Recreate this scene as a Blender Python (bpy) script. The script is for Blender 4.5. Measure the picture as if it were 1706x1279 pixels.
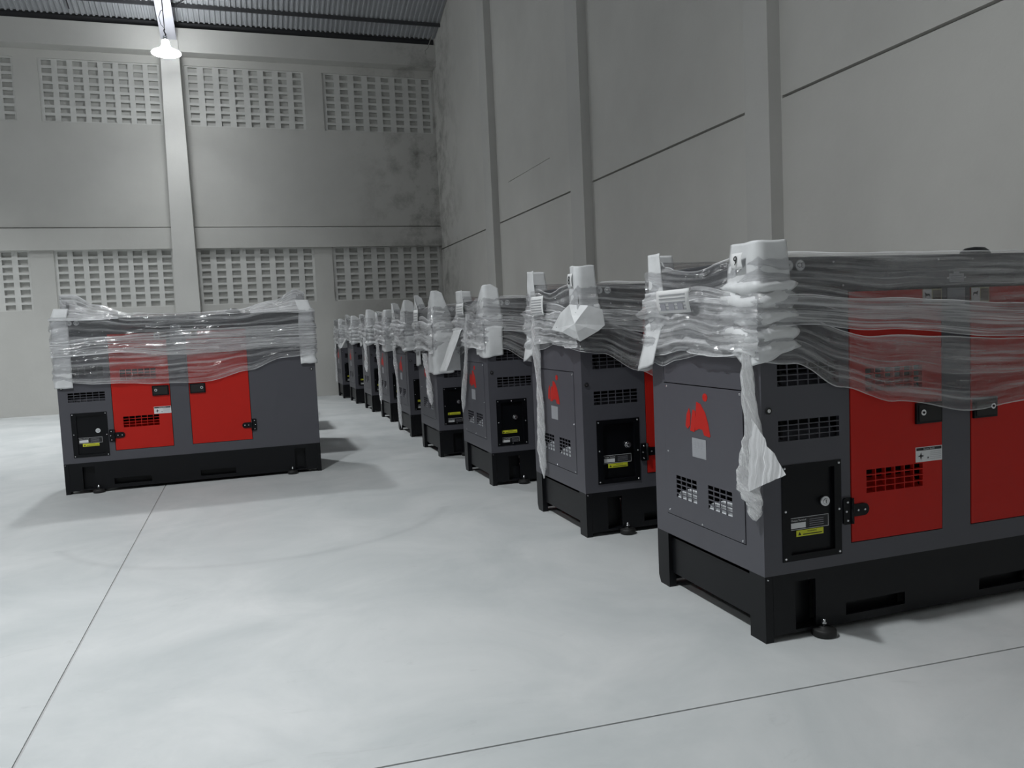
import bpy, bmesh, math, random
from mathutils import Vector, Matrix, noise

for o in list(bpy.data.objects):
    bpy.data.objects.remove(o, do_unlink=True)
sc = bpy.context.scene
COL = sc.collection
PI = math.pi

# ------------------------------------------------------------------ camera
F_PX = 1331.78
YAW, PITCH, ROLL = 0.31715, 0.074136, -0.044695
CAM = Vector((-1.7875, -2.5062, 1.2469))
cam = bpy.data.cameras.new('camera')
cam.sensor_fit = 'HORIZONTAL'
cam.sensor_width = 36.0
cam.lens = F_PX / 1706 * 36.0
cam.clip_end = 100
camo = bpy.data.objects.new('camera', cam)
COL.objects.link(camo)
fwd = Vector((math.sin(YAW) * math.cos(PITCH), math.cos(YAW) * math.cos(PITCH), -math.sin(PITCH)))
rt = Vector((math.cos(YAW), -math.sin(YAW), 0))
up = rt.cross(fwd)
r2 = rt * math.cos(ROLL) + up * math.sin(ROLL)
u2 = -rt * math.sin(ROLL) + up * math.cos(ROLL)
camo.matrix_world = Matrix.Translation(CAM) @ Matrix((r2, u2, -fwd)).transposed().to_4x4()
sc.camera = camo

# ------------------------------------------------------------------ world, view, lamps' positions
wd = bpy.data.worlds.new('night')
sc.world = wd
wd.use_nodes = True
wd.node_tree.nodes['Background'].inputs[0].default_value = (0.30, 0.33, 0.38, 1)
wd.node_tree.nodes['Background'].inputs[1].default_value = 0.05
sc.view_settings.view_transform = 'Standard'
sc.view_settings.look = 'None'
sc.view_settings.exposure = 0.0
sc.view_settings.gamma = 1.0
sc.view_settings.use_curve_mapping = False
sc.cycles.transparent_max_bounces = 32
sc.cycles.max_bounces = 8
sc.cycles.diffuse_bounces = 5
sc.cycles.use_denoising = True
sc.cycles.sample_clamp_indirect = 4.0
# hanging lamps: x, y, z, watts
# (x, y, z, watts, beam angle of the reflector)
LAMPS = [(-2.75, 12.3, 6.03, 210, 112), (-2.85, 8.6, 6.5, 980, 128), (-3.35, 0.15, 6.5, 1480, 146), (-2.85, -6.8, 6.5, 110, 140),
         (-7.7, 10.4, 6.5, 1450, 117), (-7.7, 1.6, 6.5, 700, 146)]
LAMP_COL = (0.95, 0.985, 1.0)

# ------------------------------------------------------------------ measures
WALL_X, WALL_Y, LEFT_X, FRONT_Y = 2.14, 13.695, -12.6, -8.0
L, W, HB, H = 2.075, 0.827, 0.257, 1.45
ROWS = [(0.0, 0.0), (0.003, 1.680), (-0.042, 3.394), (-0.085, 4.986), (-0.049, 6.597), (0.0, 8.268), (-0.023, 9.791), (-0.057, 11.431), (-0.125, 13.065 - 0.25)]
ROWS[8] = (-0.125, 12.78)
GLX, GLY = -3.292, 4.892

# ------------------------------------------------------------------ materials
def nmat(name):
    m = bpy.data.materials.new(name)
    m.use_nodes = True
    nt = m.node_tree
    return m, nt, nt.nodes['Principled BSDF'], nt.nodes, nt.links

def paint(name, col, rough=0.45, metal=0.0, var=0.06, scale=6.0, bump=0.0, bscale=300.0, spec=0.5):
    m, nt, p, N, K = nmat(name)
    tc = N.new('ShaderNodeTexCoord')
    nz = N.new('ShaderNodeTexNoise'); nz.inputs['Scale'].default_value = scale; nz.inputs['Detail'].default_value = 6
    K.new(tc.outputs['Object'], nz.inputs['Vector'])
    mx = N.new('ShaderNodeMix'); mx.data_type = 'RGBA'
    mx.inputs[6].default_value = (*[c * (1 - var) for c in col], 1)
    mx.inputs[7].default_value = (*[min(1, c * (1 + var)) for c in col], 1)
    K.new(nz.outputs[0], mx.inputs[0]); K.new(mx.outputs[2], p.inputs['Base Color'])
    p.inputs['Roughness'].default_value = rough; p.inputs['Metallic'].default_value = metal
    p.inputs['Specular IOR Level'].default_value = spec
    if bump:
        n2 = N.new('ShaderNodeTexNoise'); n2.inputs['Scale'].default_value = bscale
        K.new(tc.outputs['Object'], n2.inputs['Vector'])
        b = N.new('ShaderNodeBump'); b.inputs['Strength'].default_value = bump; b.inputs['Distance'].default_value = 0.002
        K.new(n2.outputs[0], b.inputs['Height']); K.new(b.outputs[0], p.inputs['Normal'])
    return m

M = {}
M['grey'] = paint('grey_powder_coat', (0.076, 0.076, 0.090), 0.42, bump=0.15)
M['roofgrey'] = paint('dark_grey_roof_paint', (0.055, 0.057, 0.064), 0.45, bump=0.15)
M['red'] = paint('red_powder_coat', (0.50, 0.017, 0.011), 0.42, bump=0.1, spec=0.22)
M['black'] = paint('black_base_paint', (0.0055, 0.006, 0.0075), 0.4, bump=0.1, spec=0.25)
M['boxblack'] = paint('black_panel', (0.003, 0.0035, 0.005), 0.35, spec=0.25)
M['dark'] = paint('interior_shade', (0.004, 0.004, 0.005), 0.8)
M['rubber'] = paint('black_rubber', (0.008, 0.008, 0.008), 0.6)
M['zinc'] = paint('zinc_screw', (0.75, 0.76, 0.78), 0.22, 1.0)
M['lightpatch'] = paint('grille_light_patch', (0.80, 0.82, 0.85), 0.5)
M['white'] = paint('white_sticker', (0.72, 0.73, 0.74), 0.5)
M['paper'] = paint('white_paper', (0.78, 0.78, 0.78), 0.6)
M['silver'] = paint('silver_sticker', (0.34, 0.35, 0.37), 0.4)
M['yellow'] = paint('yellow_sticker', (0.62, 0.64, 0.03), 0.5)
M['brown'] = paint('brown_picture', (0.10, 0.07, 0.05), 0.5)
M['cream'] = paint('cream_sticker_border', (0.45, 0.42, 0.25), 0.5)
M['ink'] = paint('black_ink', (0.012, 0.012, 0.014), 0.5)
M['wire'] = paint('pale_wire', (0.30, 0.30, 0.28), 0.5)
M['cord'] = paint('black_cord', (0.02, 0.02, 0.022), 0.5)
M['steel'] = paint('grey_steel', (0.38, 0.38, 0.42), 0.5)
M['purlin'] = paint('dark_purlin', (0.05, 0.05, 0.055), 0.6)
M['roofsheet'] = paint('corrugated_sheet', (0.34, 0.35, 0.37), 0.5, var=0.25, scale=1.2)
M['ventback'] = paint('vent_backing', (0.50, 0.50, 0.48), 0.9)
M['ventblock'] = paint('vent_block', (0.60, 0.60, 0.58), 0.85, var=0.12, scale=5)
M['groove'] = paint('joint_groove', (0.42, 0.42, 0.42), 0.9)

def wall_mat(name, base, corner=False):
    m, nt, p, N, K = nmat(name)
    tc = N.new('ShaderNodeTexCoord')
    geo = N.new('ShaderNodeNewGeometry')
    n1 = N.new('ShaderNodeTexNoise'); n1.inputs['Scale'].default_value = 0.8; n1.inputs['Detail'].default_value = 8; n1.inputs['Roughness'].default_value = 0.6
    K.new(geo.outputs['Position'], n1.inputs['Vector'])
    r1 = N.new('ShaderNodeMapRange'); r1.inputs[1].default_value = 0.3; r1.inputs[2].default_value = 0.7
    r1.inputs[3].default_value = 0.93; r1.inputs[4].default_value = 1.05
    K.new(n1.outputs[0], r1.inputs[0])
    mul = N.new('ShaderNodeVectorMath'); mul.operation = 'SCALE'; mul.inputs[0].default_value = base
    K.new(r1.outputs[0], mul.inputs['Scale'])
    out = mul.outputs[0]
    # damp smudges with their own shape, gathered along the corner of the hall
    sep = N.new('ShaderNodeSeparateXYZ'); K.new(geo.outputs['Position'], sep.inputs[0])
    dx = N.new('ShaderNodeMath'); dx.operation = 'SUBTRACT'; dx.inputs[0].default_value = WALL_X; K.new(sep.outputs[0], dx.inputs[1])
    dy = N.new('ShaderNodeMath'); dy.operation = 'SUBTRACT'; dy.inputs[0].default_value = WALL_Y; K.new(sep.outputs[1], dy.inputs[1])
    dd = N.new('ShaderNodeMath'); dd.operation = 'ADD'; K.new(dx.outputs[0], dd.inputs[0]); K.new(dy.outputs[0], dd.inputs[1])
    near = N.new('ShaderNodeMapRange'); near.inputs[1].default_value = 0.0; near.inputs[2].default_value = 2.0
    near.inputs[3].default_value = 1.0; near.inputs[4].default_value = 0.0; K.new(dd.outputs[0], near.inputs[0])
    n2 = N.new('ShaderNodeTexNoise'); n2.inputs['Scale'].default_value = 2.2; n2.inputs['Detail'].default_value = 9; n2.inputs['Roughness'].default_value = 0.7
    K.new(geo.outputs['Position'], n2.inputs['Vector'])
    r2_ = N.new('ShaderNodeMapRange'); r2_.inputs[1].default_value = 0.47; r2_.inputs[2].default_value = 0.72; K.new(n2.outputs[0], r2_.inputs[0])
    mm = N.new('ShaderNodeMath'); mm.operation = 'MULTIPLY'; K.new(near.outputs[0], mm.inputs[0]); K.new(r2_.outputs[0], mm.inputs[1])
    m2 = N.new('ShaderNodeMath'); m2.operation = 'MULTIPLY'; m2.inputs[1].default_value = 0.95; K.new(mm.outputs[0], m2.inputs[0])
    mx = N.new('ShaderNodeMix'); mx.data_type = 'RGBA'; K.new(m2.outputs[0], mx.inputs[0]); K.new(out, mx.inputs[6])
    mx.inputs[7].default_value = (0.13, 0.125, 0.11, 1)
    K.new(mx.outputs[2], p.inputs['Base Color'])
    p.inputs['Roughness'].default_value = 0.75
    p.inputs['Specular IOR Level'].default_value = 0.3
    n3 = N.new('ShaderNodeTexNoise'); n3.inputs['Scale'].default_value = 25; n3.inputs['Detail'].default_value = 5
    K.new(geo.outputs['Position'], n3.inputs['Vector'])
    b = N.new('ShaderNodeBump'); b.inputs['Strength'].default_value = 0.12; b.inputs['Distance'].default_value = 0.01
    K.new(n3.outputs[0], b.inputs['Height']); K.new(b.outputs[0], p.inputs['Normal'])
    return m
M['wall'] = wall_mat('painted_wall', (0.54, 0.535, 0.512))
M['sidewall'] = wall_mat('painted_wall_lightened', (0.60, 0.592, 0.565))  # same wall paint, lightened to make up for weaker lamp light there
M['column'] = wall_mat('painted_column', (0.57, 0.565, 0.545))

def floor_mat():
    m, nt, p, N, K = nmat('power_floated_concrete')
    geo = N.new('ShaderNodeNewGeometry')
    n1 = N.new('ShaderNodeTexNoise'); n1.inputs['Scale'].default_value = 1.3; n1.inputs['Detail'].default_value = 10; n1.inputs['Roughness'].default_value = 0.62; n1.inputs['Distortion'].default_value = 0.6
    K.new(geo.outputs['Position'], n1.inputs['Vector'])
    cr = N.new('ShaderNodeValToRGB')
    cr.color_ramp.elements[0].position = 0.28; cr.color_ramp.elements[0].color = (0.43, 0.455, 0.46, 1)
    cr.color_ramp.elements[1].position = 0.72; cr.color_ramp.elements[1].color = (0.59, 0.60, 0.60, 1)
    K.new(n1.outputs[0], cr.inputs[0])
    # scuffs
    mp = N.new('ShaderNodeMapping'); mp.inputs['Scale'].default_value = (1.0, 2.6, 1); mp.inputs['Rotation'].default_value = (0, 0, 0.4)
    K.new(geo.outputs['Position'], mp.inputs[0])
    n2 = N.new('ShaderNodeTexNoise'); n2.inputs['Scale'].default_value = 2.4; n2.inputs['Detail'].default_value = 12; n2.inputs['Roughness'].default_value = 0.75; n2.inputs['Distortion'].default_value = 1.5
    K.new(mp.outputs[0], n2.inputs['Vector'])
    r = N.new('ShaderNodeMapRange'); r.inputs[1].default_value = 0.60; r.inputs[2].default_value = 0.74; r.inputs[4].default_value = 0.42
    K.new(n2.outputs[0], r.inputs[0])
    mx = N.new('ShaderNodeMix'); mx.data_type = 'RGBA'; K.new(r.outputs[0], mx.inputs[0]); K.new(cr.outputs[0], mx.inputs[6])
    mx.inputs[7].default_value = (0.33, 0.34, 0.34, 1)
    # ring shaped tyre scuff
    sep = N.new('ShaderNodeSeparateXYZ'); K.new(geo.outputs['Position'], sep.inputs[0])
    def circ(cx, cy, rad, wid, amp, prev):
        v = N.new('ShaderNodeVectorMath'); v.operation = 'DISTANCE'; K.new(geo.outputs['Position'], v.inputs[0]); v.inputs[1].default_value = (cx, cy, 0)
        s = N.new('ShaderNodeMath'); s.operation = 'SUBTRACT'; K.new(v.outputs['Value'], s.inputs[0]); s.inputs[1].default_value = rad
        a = N.new('ShaderNodeMath'); a.operation = 'ABSOLUTE'; K.new(s.outputs[0], a.inputs[0])
        rr = N.new('ShaderNodeMapRange'); rr.inputs[1].default_value = 0; rr.inputs[2].default_value = wid; rr.inputs[3].default_value = amp; rr.inputs[4].default_value = 0
        K.new(a.outputs[0], rr.inputs[0])
        gt = N.new('ShaderNodeMath'); gt.operation = 'MULTIPLY'; K.new(rr.outputs[0], gt.inputs[0]); K.new(n2.outputs[0], gt.inputs[1])
        ls = N.new('ShaderNodeMath'); ls.operation = 'LESS_THAN'; K.new(sep.outputs[1], ls.inputs[0]); ls.inputs[1].default_value = cy - rad * 0.35
        g2 = N.new('ShaderNodeMath'); g2.operation = 'MULTIPLY'; K.new(gt.outputs[0], g2.inputs[0]); K.new(ls.outputs[0], g2.inputs[1])
        q = N.new('ShaderNodeMix'); q.data_type = 'RGBA'; K.new(g2.outputs[0], q.inputs[0]); K.new(prev, q.inputs[6]); q.inputs[7].default_value = (0.30, 0.31, 0.32, 1)
        return q.outputs[2]
    o = circ(-1.75, 3.35, 1.28, 0.05, 0.5, mx.outputs[2])
    K.new(o, p.inputs['Base Color'])
    p.inputs['Roughness'].default_value = 0.5
    p.inputs['Specular IOR Level'].default_value = 0.35
    n3 = N.new('ShaderNodeTexNoise'); n3.inputs['Scale'].default_value = 18; n3.inputs['Detail'].default_value = 6
    K.new(geo.outputs['Position'], n3.inputs['Vector'])
    b = N.new('ShaderNodeBump'); b.inputs['Strength'].default_value = 0.12; b.inputs['Distance'].default_value = 0.01
    K.new(n3.outputs[0], b.inputs['Height']); K.new(b.outputs[0], p.inputs['Normal'])
    return m
M['floor'] = floor_mat()

def film_mat(name, base=0.16, streak=0.62, lo=0.45, hi=0.70, glint=0.6, vs=9.0):
    m, nt, p, N, K = nmat(name)
    N.remove(p)
    out = N['Material Output']
    uv = N.new('ShaderNodeUVMap')
    mp = N.new('ShaderNodeMapping'); mp.inputs['Scale'].default_value = (0.9, vs, 1); K.new(uv.outputs[0], mp.inputs[0])
    n1 = N.new('ShaderNodeTexNoise'); n1.inputs['Scale'].default_value = 1.0; n1.inputs['Detail'].default_value = 5; n1.inputs['Roughness'].default_value = 0.55; n1.inputs['Distortion'].default_value = 0.3
    K.new(mp.outputs[0], n1.inputs['Vector'])
    r = N.new('ShaderNodeMapRange'); r.inputs[1].default_value = lo; r.inputs[2].default_value = hi; r.inputs[3].default_value = base; r.inputs[4].default_value = streak
    K.new(n1.outputs[0], r.inputs[0])
    mpb = N.new('ShaderNodeMapping'); mpb.inputs['Scale'].default_value = (9.0, vs * 4.0, 1); K.new(uv.outputs[0], mpb.inputs[0])
    n2 = N.new('ShaderNodeTexNoise'); n2.inputs['Scale'].default_value = 1.0; n2.inputs['Detail'].default_value = 4; n2.inputs['Distortion'].default_value = 0.8
    K.new(mpb.outputs[0], n2.inputs['Vector'])
    bp = N.new('ShaderNodeBump'); bp.inputs['Strength'].default_value = glint; bp.inputs['Distance'].default_value = 0.16
    K.new(n2.outputs[0], bp.inputs['Height'])
    tr = N.new('ShaderNodeBsdfTransparent'); tr.inputs[0].default_value = (0.97, 0.97, 0.98, 1)
    df = N.new('ShaderNodeBsdfDiffuse'); df.inputs[0].default_value = (0.97, 0.975, 0.99, 1)
    tl = N.new('ShaderNodeBsdfTranslucent'); tl.inputs[0].default_value = (0.92, 0.93, 0.95, 1)
    md = N.new('ShaderNodeMixShader'); md.inputs[0].default_value = 0.12; K.new(df.outputs[0], md.inputs[1]); K.new(tl.outputs[0], md.inputs[2])
    sp = N.new('ShaderNodeSeparateXYZ'); K.new(uv.outputs[0], sp.inputs[0])
    fc = N.new('ShaderNodeMath'); fc.operation = 'FRACT'; K.new(sp.outputs[1], fc.inputs[0])
    sb = N.new('ShaderNodeMath'); sb.operation = 'SUBTRACT'; sb.inputs[1].default_value = 0.5; K.new(fc.outputs[0], sb.inputs[0])
    ab = N.new('ShaderNodeMath'); ab.operation = 'ABSOLUTE'; K.new(sb.outputs[0], ab.inputs[0])
    ed = N.new('ShaderNodeMapRange'); ed.inputs[1].default_value = 0.475; ed.inputs[2].default_value = 0.492; ed.inputs[4].default_value = 0.42; K.new(ab.outputs[0], ed.inputs[0])
    sm = N.new('ShaderNodeMath'); sm.operation = 'ADD'; sm.use_clamp = True; K.new(r.outputs[0], sm.inputs[0]); K.new(ed.outputs[0], sm.inputs[1])
    m1 = N.new('ShaderNodeMixShader'); K.new(sm.outputs[0], m1.inputs[0]); K.new(tr.outputs[0], m1.inputs[1]); K.new(md.outputs[0], m1.inputs[2])
    gl = N.new('ShaderNodeBsdfGlossy'); gl.inputs['Roughness'].default_value = 0.20; gl.inputs[0].default_value = (1, 1, 1, 1); K.new(bp.outputs[0], gl.inputs['Normal'])
    fr = N.new('ShaderNodeFresnel'); fr.inputs[0].default_value = 1.6; K.new(bp.outputs[0], fr.inputs['Normal'])
    fm = N.new('ShaderNodeMath'); fm.operation = 'MULTIPLY'; fm.inputs[1].default_value = 0.58; K.new(fr.outputs[0], fm.inputs[0]); fm.use_clamp = True
    m2 = N.new('ShaderNodeMixShader'); K.new(fm.outputs[0], m2.inputs[0]); K.new(m1.outputs[0], m2.inputs[1]); K.new(gl.outputs[0], m2.inputs[2])
    K.new(m2.outputs[0], out.inputs[0])
    return m
M['film'] = film_mat('clear_stretch_film', 0.05, 0.50, 0.44, 0.70, 0.9, 9)
M['filmband'] = film_mat('clear_stretch_film_layered', 0.16, 0.72, 0.40, 0.66, 1.0, 12)
M['filmtwist'] = film_mat('clear_stretch_film_twisted', 0.40, 0.85, 0.35, 0.65, 0.8, 6)

def foam_mat():
    m, nt, p, N, K = nmat('white_foam_sheet')
    N.remove(p)
    out = N['Material Output']
    df = N.new('ShaderNodeBsdfDiffuse'); df.inputs[0].default_value = (0.94, 0.95, 0.96, 1)
    tl = N.new('ShaderNodeBsdfTranslucent'); tl.inputs[0].default_value = (0.94, 0.95, 0.96, 1)
    a = N.new('ShaderNodeMixShader'); a.inputs[0].default_value = 0.2; K.new(df.outputs[0], a.inputs[1]); K.new(tl.outputs[0], a.inputs[2])
    gl = N.new('ShaderNodeBsdfGlossy'); gl.inputs['Roughness'].default_value = 0.35
    fr = N.new('ShaderNodeFresnel'); fr.inputs[0].default_value = 1.35
    b = N.new('ShaderNodeMixShader'); K.new(fr.outputs[0], b.inputs[0]); K.new(a.outputs[0], b.inputs[1]); K.new(gl.outputs[0], b.inputs[2])
    tr = N.new('ShaderNodeBsdfTransparent')
    tc = N.new('ShaderNodeTexCoord')
    nz = N.new('ShaderNodeTexNoise'); nz.inputs['Scale'].default_value = 7; nz.inputs['Detail'].default_value = 4; K.new(tc.outputs['Object'], nz.inputs['Vector'])
    r = N.new('ShaderNodeMapRange'); r.inputs[1].default_value = 0.35; r.inputs[2].default_value = 0.65; r.inputs[3].default_value = 0.80; r.inputs[4].default_value = 0.97
    K.new(nz.outputs[0], r.inputs[0])
    c = N.new('ShaderNodeMixShader'); K.new(r.outputs[0], c.inputs[0]); K.new(tr.outputs[0], c.inputs[1]); K.new(b.outputs[0], c.inputs[2])
    K.new(c.outputs[0], out.inputs[0])
    return m
M['foam'] = foam_mat()

def emis(name, col, s):
    m, nt, p, N, K = nmat(name)
    p.inputs['Emission Color'].default_value = (*col, 1); p.inputs['Emission Strength'].default_value = s
    p.inputs['Base Color'].default_value = (0.8, 0.8, 0.8, 1)
    return m
M['glow'] = emis('lamp_glass', LAMP_COL, 45.0)

# ------------------------------------------------------------------ mesh builder
class MB:
    def __init__(s):
        s.bm = bmesh.new(); s.mats = []; s.uv = s.bm.loops.layers.uv.new('UVMap')
    def mi(s, m):
        if m not in s.mats: s.mats.append(m)
        return s.mats.index(m)
    def face(s, pts, m, uvs=None, smooth=False):
        vs = [p if isinstance(p, bmesh.types.BMVert) else s.bm.verts.new(p) for p in pts]
        try: f = s.bm.faces.new(vs)
        except ValueError: return None
        f.material_index = s.mi(m); f.smooth = smooth
        if uvs:
            for l, t in zip(f.loops, uvs): l[s.uv].uv = t
        return f
    def box(s, x0, x1, y0, y1, z0, z1, m, bev=0.0):
        c = [s.bm.verts.new((x, y, z)) for z in (z0, z1) for y in (y0, y1) for x in (x0, x1)]
        fs = []
        for q in ((0, 2, 3, 1), (4, 5, 7, 6), (0, 1, 5, 4), (2, 6, 7, 3), (0, 4, 6, 2), (1, 3, 7, 5)):
            f = s.bm.faces.new([c[i] for i in q]); f.material_index = s.mi(m); fs.append(f)
        if bev:
            es = list({e for f in fs for e in f.edges})
            bmesh.ops.bevel(s.bm, geom=es, offset=bev, segments=2, affect='EDGES', profile=0.7)
        return s
    def poly(s, pts2, P, d, m):
        """prism: outline pts2 mapped through P(u,v,w), depth d along w"""
        a = [s.bm.verts.new(P(u, v, 0)) for u, v in pts2]; b = [s.bm.verts.new(P(u, v, d)) for u, v in pts2]
        s.face(a, m); s.face(list(reversed(b)), m)
        n = len(a)
        for i in range(n): s.face([a[i], b[i], b[(i + 1) % n], a[(i + 1) % n]], m)
    def cyl(s, c, ax, r, h, m, seg=16, r2=None, smooth=True):
        r2 = r if r2 is None else r2
        c = Vector(c); ax = Vector(ax).normalized()
        t = Vector((1, 0, 0)) if abs(ax.x) < 0.9 else Vector((0, 1, 0))
        u = ax.cross(t).normalized(); v = ax.cross(u)
        A = [s.bm.verts.new(c + (u * math.cos(2 * PI * i / seg) + v * math.sin(2 * PI * i / seg)) * r) for i in range(seg)]
        B = [s.bm.verts.new(c + ax * h + (u * math.cos(2 * PI * i / seg) + v * math.sin(2 * PI * i / seg)) * r2) for i in range(seg)]
        s.face(list(reversed(A)), m); s.face(B, m)
        for i in range(seg): s.face([A[i], A[(i + 1) % seg], B[(i + 1) % seg], B[i]], m, smooth=smooth)
    def lathe(s, prof, c, m, seg=24):
        rows = []
        for r, z in prof:
            rows.append([s.bm.verts.new((c[0] + r * math.cos(2 * PI * i / seg), c[1] + r * math.sin(2 * PI * i / seg), c[2] + z)) for i in range(seg)])
        for a, b in zip(rows, rows[1:]):
            for i in range(seg): s.face([a[i], a[(i + 1) % seg], b[(i + 1) % seg], b[i]], m, smooth=True)
    def tube(s, pts, rad, m, seg=6, flat=1.0):
        pts = [Vector(p) for p in pts]; rows = []; n = len(pts); d0 = 0
        for i, p in enumerate(pts):
            t = (pts[min(i + 1, n - 1)] - pts[max(i - 1, 0)]).normalized()
            ref = Vector((0, 1, 0)) if abs(t.y) < 0.9 else Vector((1, 0, 0))
            u = t.cross(ref).normalized(); v = t.cross(u)
            rr = rad(i / (n - 1)) if callable(rad) else rad
            rows.append([s.bm.verts.new(p + u * math.cos(2 * PI * k / seg) * rr + v * math.sin(2 * PI * k / seg) * rr * flat) for k in range(seg)])
        for i in range(n - 1):
            a, b = rows[i], rows[i + 1]
            for k in range(seg):
                f = s.face([a[k], a[(k + 1) % seg], b[(k + 1) % seg], b[k]], m, smooth=True,
                           uvs=[(i / 6, k / seg), (i / 6, (k + 1) / seg), ((i + 1) / 6, (k + 1) / seg), ((i + 1) / 6, k / seg)])
        s.face(list(reversed(rows[0])), m); s.face(rows[-1], m)
    def perf(s, u0, u1, v0, v1, holes, P, t, m):
        """plate with rectangular holes; P(u,v,w) with w = depth behind the face"""
        U = sorted({u0, u1} | {min(max(h[i], u0), u1) for h in holes for i in (0, 1)})
        V = sorted({v0, v1} | {min(max(h[i], v0), v1) for h in holes for i in (2, 3)})
        U = [u for i, u in enumerate(U) if i == 0 or u - U[i - 1] > 1e-6]; V = [v for i, v in enumerate(V) if i == 0 or v - V[i - 1] > 1e-6]
        nu, nv = len(U) - 1, len(V) - 1
        def sol(i, j):
            if i < 0 or j < 0 or i >= nu or j >= nv: return False
            cu, cv = (U[i] + U[i + 1]) / 2, (V[j] + V[j + 1]) / 2
            return not any(h[0] < cu < h[1] and h[2] < cv < h[3] for h in holes)
        S = [[sol(i, j) for j in range(nv)] for i in range(nu)]
        vs = {}
        def vt(i, j, w):
            k = (i, j, w)
            if k not in vs: vs[k] = s.bm.verts.new(P(U[i], V[j], w))
            return vs[k]
        g = lambda i, j: 0 <= i < nu and 0 <= j < nv and S[i][j]
        for i in range(nu):
            for j in range(nv):
                if not S[i][j]: continue
                s.face([vt(i, j, 0), vt(i + 1, j, 0), vt(i + 1, j + 1, 0), vt(i, j + 1, 0)], m)
                s.face([vt(i, j, t), vt(i, j + 1, t), vt(i + 1, j + 1, t), vt(i + 1, j, t)], m)
                if not g(i - 1, j): s.face([vt(i, j, 0), vt(i, j + 1, 0), vt(i, j + 1, t), vt(i, j, t)], m)
                if not g(i + 1, j): s.face([vt(i + 1, j, 0), vt(i + 1, j, t), vt(i + 1, j + 1, t), vt(i + 1, j + 1, 0)], m)
                if not g(i, j - 1): s.face([vt(i, j, 0), vt(i, j, t), vt(i + 1, j, t), vt(i + 1, j, 0)], m)
                if not g(i, j + 1): s.face([vt(i, j + 1, 0), vt(i + 1, j + 1, 0), vt(i + 1, j + 1, t), vt(i, j + 1, t)], m)
    def text(s, txt, size, P, m, align='CENTER'):
        me = text_mesh(txt, size, align)
        vs = [s.bm.verts.new(P(v.co.x, v.co.y)) for v in me.vertices]
        for f in me.polygons:
            s.face([vs[i] for i in f.vertices], m)
    def build(s, name, parent=None, recalc=True):
        if recalc: bmesh.ops.recalc_face_normals(s.bm, faces=s.bm.faces)
        me = bpy.data.meshes.new(name); s.bm.to_mesh(me); s.bm.free()
        for m in s.mats: me.materials.append(M[m])
        o = bpy.data.objects.new(name, me); COL.objects.link(o)
        if parent is not None: o.parent = parent
        return o

_txt = {}
def text_mesh(txt, size, align):
    k = (txt, size, align)
    if k not in _txt:
        c = bpy.data.curves.new('t', 'FONT'); c.body = txt; c.size = size; c.align_x = align; c.align_y = 'CENTER'; c.resolution_u = 2
        o = bpy.data.objects.new('t', c); COL.objects.link(o)
        dg = bpy.context.evaluated_depsgraph_get()
        me = bpy.data.meshes.new_from_object(o.evaluated_get(dg))
        bpy.data.objects.remove(o, do_unlink=True)
        _txt[k] = me
    return _txt[k]

def tag(o, label=None, cat=None, group=None, kind=None):
    if label: o['label'] = label
    if cat: o['category'] = cat
    if group: o['group'] = group
    if kind: o['kind'] = kind
    return o
def struct(mb, name, label=None, parent=None):
    o = mb.build(name, parent)
    if parent is None:
        o['kind'] = 'structure'
        if label: o['label'] = label
    return o
def empty(name, loc=(0, 0, 0), rz=0):
    o = bpy.data.objects.new(name, None); o.empty_display_size = 0.2
    COL.objects.link(o); o.location = loc; o.rotation_euler = (0, 0, rz)
    return o

# ------------------------------------------------------------------ the hall
mb = MB(); f = 0.006
mb.face([(LEFT_X, FRONT_Y, -0.005), (WALL_X + .3, FRONT_Y, -0.005), (WALL_X + .3, WALL_Y + .3, -0.005), (LEFT_X, WALL_Y + .3, -0.005)], 'groove')
# concrete slabs with open sawn joints
sx = [-2.53 - 4.4 * 2, -2.53 - 4.4, -2.53]; sxs = [LEFT_X] + sx + [WALL_X + .3]
def seam_y(x, k): return -0.275 - 0.05 * (x + 1.6) + k
for a, b in zip(sxs, sxs[1:]):
    a2 = a + (0.005 if a != LEFT_X else 0); b2 = b - (0.005 if b != WALL_X + .3 else 0)
    ks = [FRONT_Y, 0.0, WALL_Y + .3]
    lo = [(a2, FRONT_Y), (b2, FRONT_Y), (b2, seam_y(b2, -0.004)), (a2, seam_y(a2, -0.004))]
    hi = [(a2, seam_y(a2, 0.004)), (b2, seam_y(b2, 0.004)), (b2, WALL_Y + .3), (a2, WALL_Y + .3)]
    for q in (lo, hi):
        mb.poly(q, lambda u, v, w: (u, v, -w), 0.006, 'floor')
struct(mb, 'floor', 'pale grey power floated concrete floor with thin sawn joints')

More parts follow.
